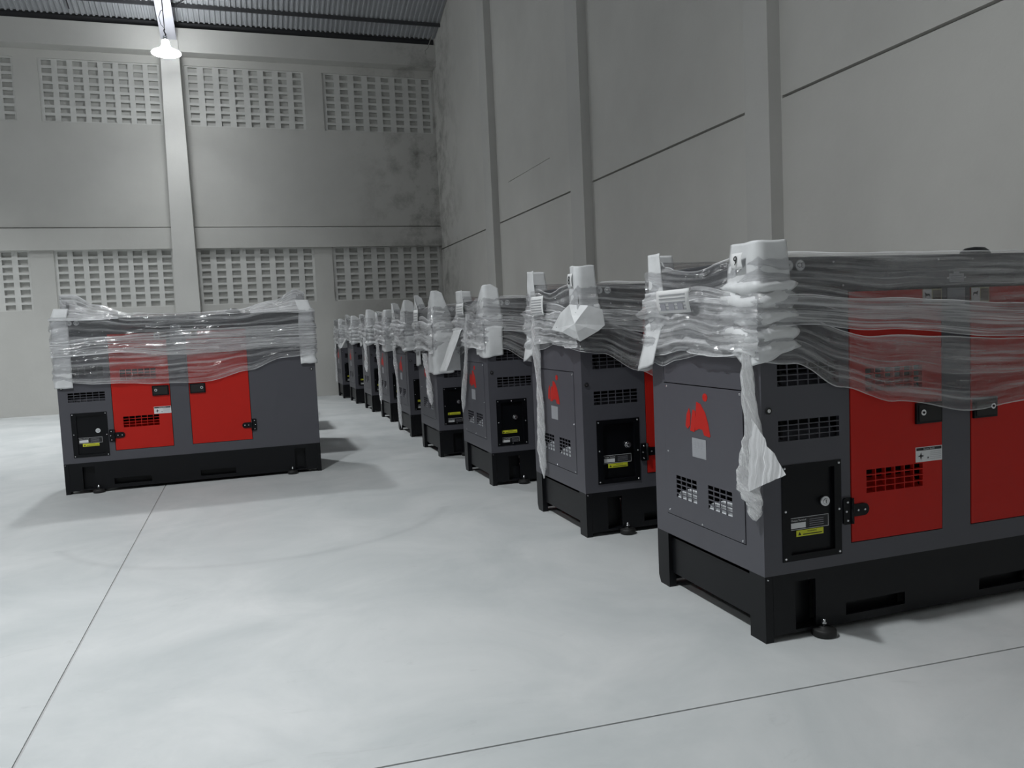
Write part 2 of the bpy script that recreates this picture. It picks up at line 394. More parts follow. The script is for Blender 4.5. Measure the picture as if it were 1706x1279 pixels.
# back wall: openings for the ventilation blocks
VL, VH = (1.868, 2.925), (5.18, 6.275)
PAN = [(-7.32, -5.335), (-4.955, -2.985), (-2.565, -0.425), (-0.075, 2.095)]
PAN = [(-12.2, -10.2), (-9.8, -7.75)] + PAN
PY = lambda u, v, w: (u, WALL_Y + w, v)
mb = MB()
holes = [(a, b, z0, z1) for a, b in PAN for z0, z1 in (VL, VH)] + [(LEFT_X, WALL_X, 3.314, 3.332)]
mb.perf(LEFT_X, WALL_X + .2, 0, 7.6, holes, PY, 0.16, 'wall'); mb.box(LEFT_X, WALL_X, WALL_Y + .05, WALL_Y + .06, 3.30, 3.35, 'groove')
struct(mb, 'wall_back', 'tall painted back wall with block vents')
k = 0
for z0, z1 in (VL, VH):
    for a, b in PAN:
        k += 1
        mb = MB(); n = 8; pu = (b - a) / n; pv = (z1 - z0) / n
        hs = []
        for i in range(n):
            for j in range(n):
                cu = a + pu * (i + .5) + 0.01; cv = z0 + pv * (j + .5)
                hs.append((cu - .078, cu + .078, cv - .045, cv + .045))
        mb.perf(a, b, z0, z1, hs, lambda u, v, w: (u, WALL_Y + 0.028 + w, v), 0.05, 'ventblock')
        mb.box(a, b, WALL_Y + 0.079, WALL_Y + 0.089, z0, z1, 'ventback')
        struct(mb, 'window_%d' % k, 'panel of hollow ventilation blocks in the back wall')
# beams on the back wall
mb = MB(); mb.box(LEFT_X, WALL_X, WALL_Y - 0.06, WALL_Y, 2.925, 3.31, 'wall', 0.004)
struct(mb, 'trim_1', 'painted beam above the lower vents')
mb = MB(); mb.box(LEFT_X, WALL_X, WALL_Y - 0.30, WALL_Y, 6.42, 6.84, 'wall', 0.006)
struct(mb, 'trim_2', 'painted eaves beam along the top of the back wall')
# back wall columns, tapering upwards
k = 3
for cx in (-2.765, -7.54, -12.3):
    mb = MB()
    b0, b1, t0, t1, dy = cx - .235, cx + .225, cx - .15, cx + .15, 0.34
    v = [(b0, WALL_Y - dy, 0), (b1, WALL_Y - dy, 0), (b1, WALL_Y, 0), (b0, WALL_Y, 0), (t0, WALL_Y - dy, 6.82), (t1, WALL_Y - dy, 6.82), (t1, WALL_Y, 6.82), (t0, WALL_Y, 6.82)]
    for q in ((0, 1, 2, 3), (4, 5, 6, 7), (0, 1, 5, 4), (1, 2, 6, 5), (2, 3, 7, 6), (3, 0, 4, 7)): mb.face([v[i] for i in q], 'column')
    struct(mb, 'trim_%d' % k, 'tapering painted concrete column on the back wall'); k += 1
# right wall with sunk joints between its columns
CY = [(-4.4, -4.0), (-0.9, -0.55), (2.66, 2.99), (6.13, 6.55), (9.70, 10.15)]
PX = lambda u, v, w: (WALL_X + w, u, v)
hs = []
edges = [FRONT_Y] + [y for c in CY for y in c] + [WALL_Y]
for i in range(0, len(edges), 2):
    a, b = edges[i], edges[i + 1]
    hs.append((a + .0, b - .0, 2.845, 2.867))
    if i in (4, 8): hs.append((a + .9, b - .5, 3.40, 3.408))
mb = MB(); mb.perf(FRONT_Y, WALL_Y + .2, 0, 11.5, hs, PX, 0.05, 'sidewall'); mb.box(WALL_X + .051, WALL_X + .09, FRONT_Y, WALL_Y, 2.7, 3.6, 'groove')
struct(mb, 'wall_right', 'tall painted right wall with sunk horizontal joints')
for a, b in CY:
    mb = MB(); c = (a + b) / 2; hw = (b - a) / 2
    v = []
    for z, s_ in ((0, 1.0), (9.0, 0.75)):
        v += [(WALL_X - .11, c - hw * s_, z), (WALL_X, c - hw * s_, z), (WALL_X, c + hw * s_, z), (WALL_X - .11, c + hw * s_, z)]
    for q in ((0, 1, 2, 3), (4, 5, 6, 7), (0, 1, 5, 4), (1, 2, 6, 5), (2, 3, 7, 6), (3, 0, 4, 7)): mb.face([v[i] for i in q], 'column')
    struct(mb, 'trim_%d' % k, 'painted column standing out from the right wall'); k += 1
# left and front walls (out of the photograph, they close the hall)
mb = MB(); mb.box(LEFT_X - .15, LEFT_X, FRONT_Y - .15, WALL_Y + .15, 0, 11.5, 'wall'); struct(mb, 'wall_left', 'painted left wall')
mb = MB(); mb.box(LEFT_X, WALL_X + .15, FRONT_Y - .15, FRONT_Y, 0, 11.5, 'wall'); struct(mb, 'wall_front', 'painted wall behind the camera')

# roof: corrugated sheets rising towards the ridge
SL = 0.30; RY = 2.8
def roof_z(y): return 6.88 + SL * (WALL_Y - 0.30 - y) if y > RY else 6.88 + SL * (WALL_Y - .30 - RY) - SL * (RY - y)
mb = MB(); pitch = 0.09; n = int((WALL_X - LEFT_X) / pitch) + 1
rows = {}
prof = [(0, 0), (.3, 0), (.42, .022), (.88, .022)]
xs = [(LEFT_X + (i + a) * pitch, h_) for i in range(n) for a, h_ in prof]
xs = [p for p in xs if p[0] < WALL_X + .02]
for y in (WALL_Y - .32, RY, FRONT_Y):
    rows[y] = [mb.bm.verts.new((x, y, roof_z(y) + .05 + h_)) for x, h_ in xs]
ys = [WALL_Y - .32, RY, FRONT_Y]
for a, b in zip(ys, ys[1:]):
    for i in range(len(xs) - 1): mb.face([rows[a][i], rows[a][i + 1], rows[b][i + 1], rows[b][i]], 'roofsheet')
struct(mb, 'ceiling', 'corrugated metal roof sheets')
# dark strip painting in the shade of the gap over the eaves beam
mb = MB(); mb.box(LEFT_X, WALL_X, WALL_Y - .16, WALL_Y + .05, 6.84, 6.98, 'purlin'); struct(mb, 'trim_%d' % k, 'dark strip standing in for the shaded gap above the eaves beam'); k += 1
# purlins
yy = WALL_Y - .78
while yy > FRONT_Y + .5:
    mb = MB(); z = roof_z(yy) + .02
    mb.box(LEFT_X, WALL_X, yy - .02, yy + .02, z - .025, z + .035, 'purlin')
    o = struct(mb, 'trim_%d' % k, 'thin steel purlin under the roof sheets'); k += 1
    yy -= 1.15
# rafters
for cx in (-2.76, -7.54, -12.3):
    mb = MB()
    def rz(y): return roof_z(y) + .02
    for a, b in ((WALL_Y - .05, RY), (RY, FRONT_Y)):
        for x0, x1, dz0, dz1 in ((cx - .13, cx + .13, -.30, -.28), (cx - .008, cx + .008, -.28, 0), (cx - .11, cx + .11, -.02, 0)):
            v = []
            for y in (a, b):
                hh = 0
                v += [(x0, y, rz(y) + dz0), (x1, y, rz(y) + dz0), (x1, y, rz(y) + dz1), (x0, y, rz(y) + dz1)]
            for q in ((0, 1, 2, 3), (4, 5, 6, 7), (0, 1, 5, 4), (1, 2, 6, 5), (2, 3, 7, 6), (3, 0, 4, 7)): mb.face([v[i] for i in q], 'steel')
    struct(mb, 'trim_%d' % k, 'steel roof rafter rising from the column'); k += 1
# cross brace and sag rods beside the rafter
mb = MB(); mb.tube([(-2.6, 12.95, roof_z(12.95) + .02), (-1.9, 12.1, roof_z(12.1) + .02)], .012, 'purlin'); struct(mb, 'trim_%d' % k, 'thin roof cross brace'); k += 1
mb = MB(); mb.tube([(-4.3, 13.2, roof_z(13.2) + .03), (-4.3, 9.2, roof_z(9.2) + .03)], .010, 'purlin'); struct(mb, 'trim_%d' % k, 'thin sag rod under the purlins'); k += 1

# ------------------------------------------------------------------ lamps
def make_lamp():
    root = empty('pendant_lamp')
    m = MB(); m.lathe([(0.002, .20), (.055, .20), (.062, .15), (.075, .10), (.13, .055), (.215, .018), (.235, -.005), (.232, -.012), (.20, .01), (.12, .045), (.07, .09)], (0, 0, 0), 'glow', 32)
    m.build('lamp_shade', root)
    m = MB(); m.lathe([(.002, -.02), (.10, -.015), (.19, -.006), (.228, -.002)], (0, 0, 0), 'glow', 32); m.build('diffuser', root)
    m = MB(); m.cyl((0, 0, .20), (0, 0, 1), .035, .07, 'zinc', 16); m.build('socket', root)
    m = MB(); m.tube([(0, 0, .27), (.012, 0, .30), (.0, .0, .33), (-.012, 0, .36), (0, 0, .39)], .012, 'cord'); m.build('hook', root)
    return root
lamp_lab = ['glowing white bell pendant lamp hanging in front of the back wall column',
            'white pendant lamp above the rows, second from the back wall',
            'white pendant lamp above the aisle beside the nearest generator',
            'white pendant lamp behind the camera above the aisle',
            'white pendant lamp over the left bay nearest the back wall',
            'white pendant lamp over the left bay farthest from the back wall']
lp0 = None
for i, (x, y, z, wt, beam) in enumerate(LAMPS):
    if lp0 is None: lp = lp0 = make_lamp()
    else:
        lp = lp0.copy(); COL.objects.link(lp)
        for ch in list(lp0.children):
            if ch.name.startswith('cord') or ch.type == 'LIGHT': continue
            c = ch.copy(); COL.objects.link(c); c.parent = lp
    lp.location = (x, y, z)
    tag(lp, lamp_lab[i], 'lamp', 'pendant lamps under the roof')
    zt = roof_z(y) - .31
    m = MB(); m.tube([(0, 0, .38), (-.006, 0, (zt - z) * .5 + .2), (-.01, .0, zt - z)], .008, 'cord')
    if i == 0: m.tube([(0, 0, .40), (-.05, 0, .46), (-.075, 0, .58), (-.04, 0, .68), (-.005, 0, .70)], .005, 'cord')
    m.build('cord', lp)
    ld = bpy.data.lights.new('lamp_light', 'SPOT'); ld.energy = wt * 1.0; ld.color = LAMP_COL
    ld.spot_size = math.radians(beam); ld.spot_blend = 1.0; ld.shadow_soft_size = 0.16
    lo_ = bpy.data.objects.new('lamp_light', ld); COL.objects.link(lo_); lo_.parent = lp; lo_.location = (0, 0, -.05)

# loose wires at the roof corner
def wire(pts, lab, r=.006, m='wire'):
    b = MB(); b.tube(pts, r, m); o = b.build('loose_wire')
    tag(o, lab, 'wire', 'loose wires hanging at the roof corner')
zc = 6.72
wire([(2.10, 13.30, zc + .36), (2.02, 13.28, zc + .2), (1.97, 13.27, zc + .02), (1.90, 13.26, zc - .05), (1.92, 13.26, zc - .12)], 'pale loose wire hooked down over the end of the eaves beam')
wire([(2.10, 13.0, zc + .40), (2.04, 13.1, zc + .22), (1.96, 13.2, zc + .05)], 'pale loose wire slanting across the roof corner', .005)
wire([(2.09, 12.7, zc + .30), (2.08, 12.3, zc + .42), (2.09, 12.0, zc + .58), (2.09, 11.4, zc + .74)], 'pale wire running up the right wall just under the roof edge')

# ------------------------------------------------------------------ generator
FP = lambda u, v, w: (u, w, v)                # front plane, w inwards
EP = lambda u, v, w: (w, u, v)                # end plane (x = 0), u = local y
def grid_holes(a, b, z0, z1, nu, nv, bar):
    hs = []; pu = (b - a) / nu; pv = (z1 - z0) / nv
    for i in range(nu):
        for j in range(nv):
            hs.append((a + pu * i + bar / 2, a + pu * (i + 1) - bar / 2, z0 + pv * j + bar / 2, z0 + pv * (j + 1) - bar / 2))
    return hs
def screw(parent, c, ax, r=.006):
    m = MB(); ax = Vector(ax)
    m.cyl(c, ax, r, .0025, 'zinc', 10); m.cyl(Vector(c) + ax * .0025, ax, r, .002, 'zinc', 10, r2=r * .5)
    return m.build('screw', parent)

def make_generator(variant, full=True):
    g = empty('diesel_generator')
    # base frame ------------------------------------------------------
    m = MB()
    slots = [(.135, .228, .035, .222), (.37, .66, .055, .105), (1.05, 1.34, .055, .105), (L - .228, L - .135, .035, .222)]
    m.perf(.036, L - .036, .024, HB, slots, FP, .012, 'black')
    m.perf(.036, L - .036, .024, HB, slots, lambda u, v, w: (u, W - w, v), .012, 'black')
    for s_ in slots:
        m.box(s_[0] - .01, s_[1] + .01, .05, .06, s_[2] - .02, s_[3] + .01, 'black')
    for x0, sg in ((0, 1), (L, -1)):
        P = lambda u, v, w, x0=x0, sg=sg: (x0 + sg * w, u, v)
        m.poly([(0, 0), (0, HB), (.098, HB), (.098, .0)], P, .035, 'black')
        m.poly([(W, .035), (W, HB), (W - .10, HB), (W - .10, 0), (W - .018, 0)], P, .035, 'black')
        P2 = lambda u, v, w, x0=x0, sg=sg: (x0 + sg * (w + .02), u, v)
        m.poly([(.098, .068), (.098, HB), (W - .10, HB), (W - .10, .068)], P2, .01, 'black')
    m.box(.02, L - .02, .02, W - .02, .235, HB, 'black')
    m.box(.03, L - .03, .013, .07, .024, .036, 'black'); m.box(.03, L - .03, W - .07, W - .013, .024, .036, 'black')
    b = m.build('base_frame', g)
    screw(b, (.012, -.0005, HB - .012), (0, -1, 0), .004)
    for px in (.25, 1.82):
        m = MB(); y = -.018
        m.lathe([(.001, .036), (.016, .036), (.018, .031), (.040, .030), (.045, .025), (.046, .004), (.042, 0), (.001, 0)], (px, y, 0), 'rubber', 20)
        m.build('rubber_foot', g)
        m = MB(); m.cyl((px, y, .03), (0, 0, 1), .006, .035, 'zinc', 8); m.cyl((px, y, .045), (0, 0, 1), .011, .008, 'zinc', 6)
        m.build('foot_bolt', g)
    # enclosure -------------------------------------------------------
    m = MB(); gp = .004
    D1, D2 = (.398, .856, .338, 1.318), (1.003, 1.5, .338, 1.318)
    SV = [(.070, .352, .763, .845), (.070, .352, .970, 1.056)]
    BX = (.085, .349, .307, .67) if variant == 'A' else (.058, .30, .312, .665)
    EPN = (.112, .725, .352, .957)
    m.perf(0, L, HB, H - .132, [D1, D2, BX] + SV, FP, .02, 'grey')
    m.perf(.0203, W - .0203, HB, H - .132, [EPN, (.112, .725, .966, 1.40)], EP, .02, 'grey')
    m.box(0, L, W - .02, W, HB, H - .13, 'grey')
    m.box(L - .02, L, .0203, W - .0203, HB, H - .13, 'grey')
    m.box(.03, L - .03, .10, .11, HB, H - .15, 'dark')       # near-black backing sheets, the shade inside put into their colour
    m.box(.105, .115, .03, W - .03, HB, H - .15, 'dark')
    for s_ in SV:                                            # sloping hood behind each side vent
        m.face([(s_[0] - .01, .024, s_[2] - .004), (s_[1] + .01, .024, s_[2] - .004), (s_[1] + .01, .07, s_[2] + .045), (s_[0] - .01, .07, s_[2] + .045)], 'grey')
    # upper end panel, fixed
    m.perf(.115, .722, .966, 1.318, [], lambda u, v, w: (w + .001, u, v), .015, 'grey')
    m.build('enclosure', g)
    # roof ------------------------------------------------------------
    m = MB(); m.box(-.003, L + .003, -.003, W + .003, H - .132, H, 'roofgrey', .006)
    rf = m.build('roof', g)
    for x, z in ((.198, 1.342), (.373, 1.340), (.33, 1.428), (.837, 1.429), (1.014, 1.429), (1.6, 1.34), (1.9, 1.34)): screw(rf, (x, -.003, z), (0, -1, 0), .0055)
    m = MB(); m.lathe([(.085, 0), (.08, .012), (.068, .02), (.058, .038), (.04, .052), (.002, .057)], (1.40, .33, H), 'black', 24); m.build('exhaust_cap', g)
    # doors -----------------------------------------------------------
    def door(D, vents, hx, hs_):
        m = MB(); hs = []
        for v_ in vents: hs += grid_holes(*v_, 6, 4, .004)
        m.perf(D[0] + gp, D[1] - gp, D[2] + gp, D[3] - gp, hs, lambda u, v, w: (u, w - .002, v), .018, 'red')
        for v_ in vents:
            m.face([(v_[0], .018, v_[2]), (v_[1], .018, v_[2]), (v_[1], .06, v_[2] + .048), (v_[0], .06, v_[2] + .048)], 'red')
        d = m.build('door', g)
        # paddle latch
        m = MB(); x0, x1 = hx; m.box(x0, x1, -.013, -.001, .780, .864, 'boxblack', .004)
        m.box(x0 + .010, x1 - .010, -.0155, -.012, .789, .855, 'rubber', .001)
        kx = x0 + .03 if hs_ > 0 else x1 - .03
        m.cyl((kx, -.0155, .826), (0, -1, 0), .012, .004, 'zinc', 14)
        m.cyl((kx, -.0195, .826), (0, -1, 0), .005, .002, 'boxblack', 10)
        m.build('latch_handle', d)
        # hinge
        hz = .468; e = D[0] if hs_ > 0 else D[1]; s_ = hs_
        m = MB()
        def T(u, v, w): return (e + s_ * u, -.009 + w, hz + v)
        m.poly([(-.040, -.046), (-.034, -.052), (-.006, -.052), (-.002, -.046), (-.002, .046), (-.006, .052), (-.034, .052), (-.040, .046)], T, .007, 'boxblack')
        arc = [(.058 + .024 * math.cos(a), .024 * math.sin(a)) for a in [(-.5 + k_ / 8) * PI for k_ in range(9)]]
        m.poly([(.004, -.024)] + arc + [(.004, .024)], T, .007, 'boxblack')
        m.cyl((e, -.010, hz - .05), (0, 0, 1), .007, .10, 'boxblack', 10)
        h = m.build('hinge', d)
        for u, v in ((-.022, .036), (-.022, -.036), (-.028, 0), (.028, 0), (.060, 0)): screw(h, (e + s_ * u, -.009, hz + v), (0, -1, 0), .0055)
        return d
    d1 = door(D1, [(.472, .755, .526, .622), (.472, .755, .925, 1.018)], (.714, .846), 1)
    d2 = door(D2, [], (1.012, 1.138), -1)
    if full:
        m = MB(); m.box(.717, .852, -.0032, -.0018, .625, .685, 'white')
        m.box(.7205, .8485, -.0036, -.003, .671, .682, 'ink')
        m.text('Battery Switch', .0095, lambda x, y: (.784 + x, -.0040, .6762 + y), 'white')
        c = (.743, .649)
        pts = []
        for k_ in range(8):
            r_ = .016 if k_ % 2 == 0 else .005
            pts.append((c[0] + r_ * math.cos(k_ * PI / 4), c[1] + r_ * math.sin(k_ * PI / 4)))
        m.poly(pts, lambda u, v, w: (u, -.0040 + w, v), .0005, 'ink')
        m.poly([(.775, .637), (.783, .637), (.779, .645)], lambda u, v, w: (u, -.0040 + w, v), .0005, 'ink')
        for j in range(5): m.box(.790, .846, -.0038, -.0034, .634 + j * .0072, .6352 + j * .0072, 'silver')
        m.build('sticker', d1)
        for x0, par, rot in ((.757, d1, 0), (1.006, d2, 1)):
            m = MB(); x1 = x0 + .097
            m.box(x0, x1, -.0032, -.0018, 1.254, 1.314, 'cream')
            m.box(x0 + .002, x0 + .046, -.0036, -.003, 1.256, 1.312, 'white'); m.box(x0 + .051, x1 - .004, -.0036, -.003, 1.260, 1.308, 'brown')
            T2 = lambda u, v, w, x0=x0, rot=rot: (x0 + .024 + (u if not rot else -u), -.004 + w, 1.292 + v)
            m.poly([(-.014, .010), (-.006, .004), (.012, .002), (.014, -.012), (.008, -.004), (-.006, -.006), (-.008, -.014), (-.011, .000)], T2, .0005, 'ink')
            if not rot: m.poly([(x0 + .022, 1.266), (x0 + .032, 1.266), (x0 + .027, 1.276)], lambda u, v, w: (u, -.004 + w, v), .0005, 'ink')
            m.build('sticker', par)
        # lock plate between the doors
        m = MB(); m.box(.892, .966, -.0055, -.003, 1.338, 1.372, 'silver', .001)
        m.box(.915, .943, -.0055, -.003, 1.372, 1.379, 'silver')
        for j in range(3): m.box(.900, .958, -.0060, -.0055, 1.345 + j * .008, 1.3465 + j * .008, 'ink')
        m.build('name_plate', g)
        for x in (.885, .973): screw(g, (x, -.003, 1.355), (0, -1, 0), .005)
        m = MB(); m.box(.884, .976, -.0022, -.0005, 1.240, 1.316, 'silver'); m.box(.888, .972, -.0026, -.002, 1.244, 1.312, 'silver')
        for j in range(7): m.box(.894, .966, -.0030, -.0026, 1.250 + j * .009, 1.2512 + j * .009, 'steel')
        m.build('instruction_label', g)
        # round marks on the roof band
        for x, t_ in ((.129, ''), (.181, 'CE')):
            m = MB(); seg = 24; c = (x, 1.418)
            m.cyl((x, -.0031, 1.418), (0, -1, 0), .0215, .0008, 'silver', seg)
            m.cyl((x, -.0039, 1.418), (0, -1, 0), .0185, .0004, 'white', seg)
            if t_: m.text('CE', .026, lambda a, b_, x=x: (x + a, -.0047, 1.418 + b_), 'ink')
            else: m.poly([(x - .008, 1.424), (x + .008, 1.424), (x, 1.408)], lambda u, v, w: (u, -.0047 + w, v), .0003, 'silver')
            m.build('round_mark', rf)
    # side vents --------------------------------------------------------
    for s_ in SV:
        m = MB(); m.perf(s_[0], s_[1], s_[2], s_[3], grid_holes(*s_, 6, 4, .004), FP, .006, 'grey'); m.build('vent_grille', g)
    for x in ((.03, .885), (2.04, .93)):
        m = MB(); m.cyl((x[0], -.0005, x[1]), (0, -1, 0), .013, .004, 'rubber', 18); m.cyl((x[0], -.0045, x[1]), (0, -1, 0), .007, .002, 'zinc', 12); m.build('bolt', g)
    # control box -------------------------------------------------------
    x0, x1, z0, z1 = BX
    m = MB(); fx = .034
    m.perf(x0 - .004, x1 + .004, z0 - .004, z1 + .004, [(x0 + fx, x1 - .028, z0 + .02, z1 - .02)], lambda u, v, w: (u, w - .003, v), .016, 'boxblack')
    m.box(x0 + fx - .004, x1 - .024, .012, .018, z0 + .016, z1 - .016, 'boxblack')
    cb = m.build('control_panel', g)
    if variant == 'A': sp = [(x0 + .008, z1 - .008), (x1 - .008, z1 - .008), (x0 + .010, z0 + .19), (x1 - .008, z0 + .175), (x0 + .008, z0 + .008), (x1 - .008, z0 + .008)]
    else: sp = [(x0 + .010, z1 - .01), ((x0 + x1) / 2, z1 - .01), (x1 - .01, z1 - .01), (x0 + .01, z0 + .18), (x1 - .01, z0 + .18), (x0 + .01, z0 + .01), ((x0 + x1) / 2, z0 + .01), (x1 - .01, z0 + .01)]
    for c in sp: screw(cb, (c[0], -.003, c[1]), (0, -1, 0), .006)
    kx, kz = (.277, .519) if variant == 'A' else (.205, .525)
    m = MB(); m.cyl((kx, .012, kz), (0, -1, 0), .019, .018, 'zinc', 20); m.cyl((kx, -.006, kz), (0, -1, 0), .012, .003, 'zinc', 16, r2=.009)
    m.box(kx - .0015, kx + .0015, -.0095, -.0088, kz - .007, kz + .007, 'ink'); m.build('lock', cb)
    lz = .418 if variant == 'A' else .322
    lx = .124 if variant == 'A' else .085
    yb = .0118
    m = MB(); w_ = .178 if variant == 'A' else .15; hgt = .047
    m.box(lx, lx + w_, yb - .001, yb, lz, lz + hgt, 'ink')
    for a in ((lx, lx + w_, lz, lz + .0015), (lx, lx + w_, lz + hgt - .0015, lz + hgt), (lx + w_ - .0015, lx + w_, lz, lz + hgt)): m.box(a[0], a[1], yb - .0016, yb - .001, a[2], a[3], 'white')
    m.box(lx + .004, lx + .072, yb - .0018, yb - .001, lz + .006, lz + .027, 'white')
    m.text('Output Terminal', .0100, lambda a, b_: (lx + .040 + a, yb - .0018, lz + .036 + b_), 'white')
    for j in range(4): m.box(lx + .09, lx + .155 if variant == 'A' else lx + .14, yb - .0014, yb - .001, lz + .010 + j * .008, lz + .0112 + j * .008, 'steel')
    m.build('terminal_label', cb)
    yz = .391 if variant == 'A' else .402
    yx = .152 if variant == 'A' else .095
    m = MB(); m.box(yx, yx + .125, yb - .0022, yb - .0012, yz, yz + .024, 'yellow')
    m.poly([(yx + .008, yz + .005), (yx + .022, yz + .005), (yx + .015, yz + .018)], lambda u, v, w: (u, yb - .0028 + w, v), .0005, 'ink')
    m.text('WARNING', .0090, lambda a, b_: (yx + .072 + a, yb - .0028, yz + .017 + b_), 'ink')
    m.box(yx + .030, yx + .118, yb - .0028, yb - .0022, yz + .005, yz + .0085, 'ink')
    m.build('warning_sticker', cb)
    # end panel ---------------------------------------------------------
    m = MB(); G1, G2 = (.461, .636, .441, .546), (.197, .377, .441, .546)
    m.perf(EPN[0] + gp, EPN[1] - gp, EPN[2] + gp, EPN[3] - gp, grid_holes(*G1, 4, 5, .005) + grid_holes(*G2, 4, 5, .005), lambda u, v, w: (w - .002, u, v), .0035, 'grey')
    for q in (G1, G2):       # pale patch close behind the bars, shaped like the light falling inside
        m.face([(.004, q[0], q[2] + .002), (.004, q[1], q[2] + .002), (.014, q[1], q[2] + .022), (.014, (q[0] + q[1]) / 2, q[2] + .052), (.014, q[0], q[2] + .060)], 'lightpatch')
    ep = m.build('end_panel', g)
    for y, z in ((.695, .94), (.13, .94), (.695, .645), (.13, .645), (.695, .375), (.42, .365), (.13, .365)): screw(ep, (-.002, y, z), (-1, 0, 0), .006)
    # red emblem: curved peaks with a dot
    m = MB(); TE = lambda u, v, w: (-.0036 + w, .440 - u * 1.22, .752 + v)   # u to the viewer's right
    def peak(pts): m.poly(pts, TE, .0014, 'red')
    peak([(-.080, .024), (-.072, .075), (-.055, .104), (-.046, .076), (-.050, .030), (-.066, .012)])
    peak([(-.050, .006), (-.040, .060), (-.030, .100), (-.014, .095), (-.012, .050), (-.022, .004)])
    peak([(-.018, .010), (-.006, .135), (.020, .128), (.050, .092), (.066, .050), (.078, .000), (.074, -.006), (.040, -.002), (.030, .020), (.010, .022)])
    peak([(.050 + .015 * math.cos(a), .158 + .017 * math.sin(a)) for a in [k_ * PI / 6 for k_ in range(12)]])
    m.build('emblem', ep)
    m = MB(); m.box(-.0035, -.0018, .380, .488, .648, .730, 'silver')
    for j in range(7): m.box(-.0040, -.0034, .388, .480, .656 + j * .0098, .6572 + j * .0098, 'steel')
    for j in (.410, .44, .463): m.box(-.0040, -.0034, j, j + .001, .690, .724, 'steel')
    m.build('data_plate', ep)
    return g

def copy_tree(o, parent=None):
    c = o.copy(); COL.objects.link(c)
    if parent is not None: c.parent = parent
    for ch in list(o.children): copy_tree(ch, c)
    return c

protoA = make_generator('A'); protoB = make_generator('B')
GEN = 'grey and red generators in the right hand row'
glabel = ['grey and red generator nearest the camera, cut by the right edge of the photo',
          'second generator of the right row, its red emblem half behind a twisted film tail',
          'third generator of the right row, with a foam flap flaring out at its far corner',
          'fourth generator of the right row, with a long straight foam sheet down its near corner',
          'fifth generator of the right row, with a thin film tail hanging to its base',
          'sixth generator of the right row, in the middle of the narrow far ones',
          'seventh generator of the right row, third from the back wall',
          'eighth generator of the right row, second from the back wall',
          'ninth and farthest generator of the right row, against the back wall']
gens = []
for i, (x, y) in enumerate(ROWS):
    if i == 0: g = protoA
    elif i == 2: g = protoB
    else: g = copy_tree(protoA if i < 2 else protoB)
    g.location = (x, y, 0)
    tag(g, glabel[i], 'generator', GEN); gens.append(g)
g = copy_tree(protoA); g.location = (GLX, GLY, 0)
tag(g, 'grey generator with two red doors standing alone at the left, seen from its long side', 'generator'); gens.append(g)
# the row goes on behind the left generator: only the shadows of these show
for j, y in enumerate((6.55, 8.15, 9.75)):
    g = copy_tree(protoB); g.location = (GLX - .02 * j, y, 0)
    tag(g, 'grey and red generator standing %s behind the lone left generator' % ('directly', 'second', 'third')[j], 'generator', 'generators hidden behind the left one')

# ------------------------------------------------------------------ stretch film
def interp(tab, x):
    if x <= tab[0][0]: return tab[0][1]
    for (a, b), (c, d) in zip(tab, tab[1:]):
        if x <= c:
            t = (x - a) / (c - a); t = t * t * (3 - 2 * t)
            return b + (d - b) * t
    return tab[-1][1]
def perim(u, off, r=.05):
    """u runs in metres: back from the far end corner (0,W) along the end face to (0,0), along the front to (L,0), then on round."""
    segs = [((0, W), (0, 0)), ((0, 0), (L, 0)), ((L, 0), (L, W)), ((L, W), (0, W))]
    lens = [W, L, W, L]; T = sum(lens); u = u % T
    k_ = 0
    while u > lens[k_]: u -= lens[k_]; k_ += 1
    (ax_, ay), (bx, by) = segs[k_]
    t = u / lens[k_]; p = Vector((ax_ + (bx - ax_) * t, ay + (by - ay) * t, 0))
    d = Vector((bx - ax_, by - ay, 0)).normalized(); n_ = Vector((d.y, -d.x, 0))
    # round the corners
    e = min(u, lens[k_] - u)
    if e < r:
        s_ = -1 if u < r else 1
        w_ = (1 - e / r) ** 1.0 * PI / 4
        n2 = (n_ * math.cos(w_) + d * s_ * math.sin(w_)).normalized()
        n_ = n2
        off = off * (1 + .2 * (1 - e / r))
    return p + n_ * off, n_

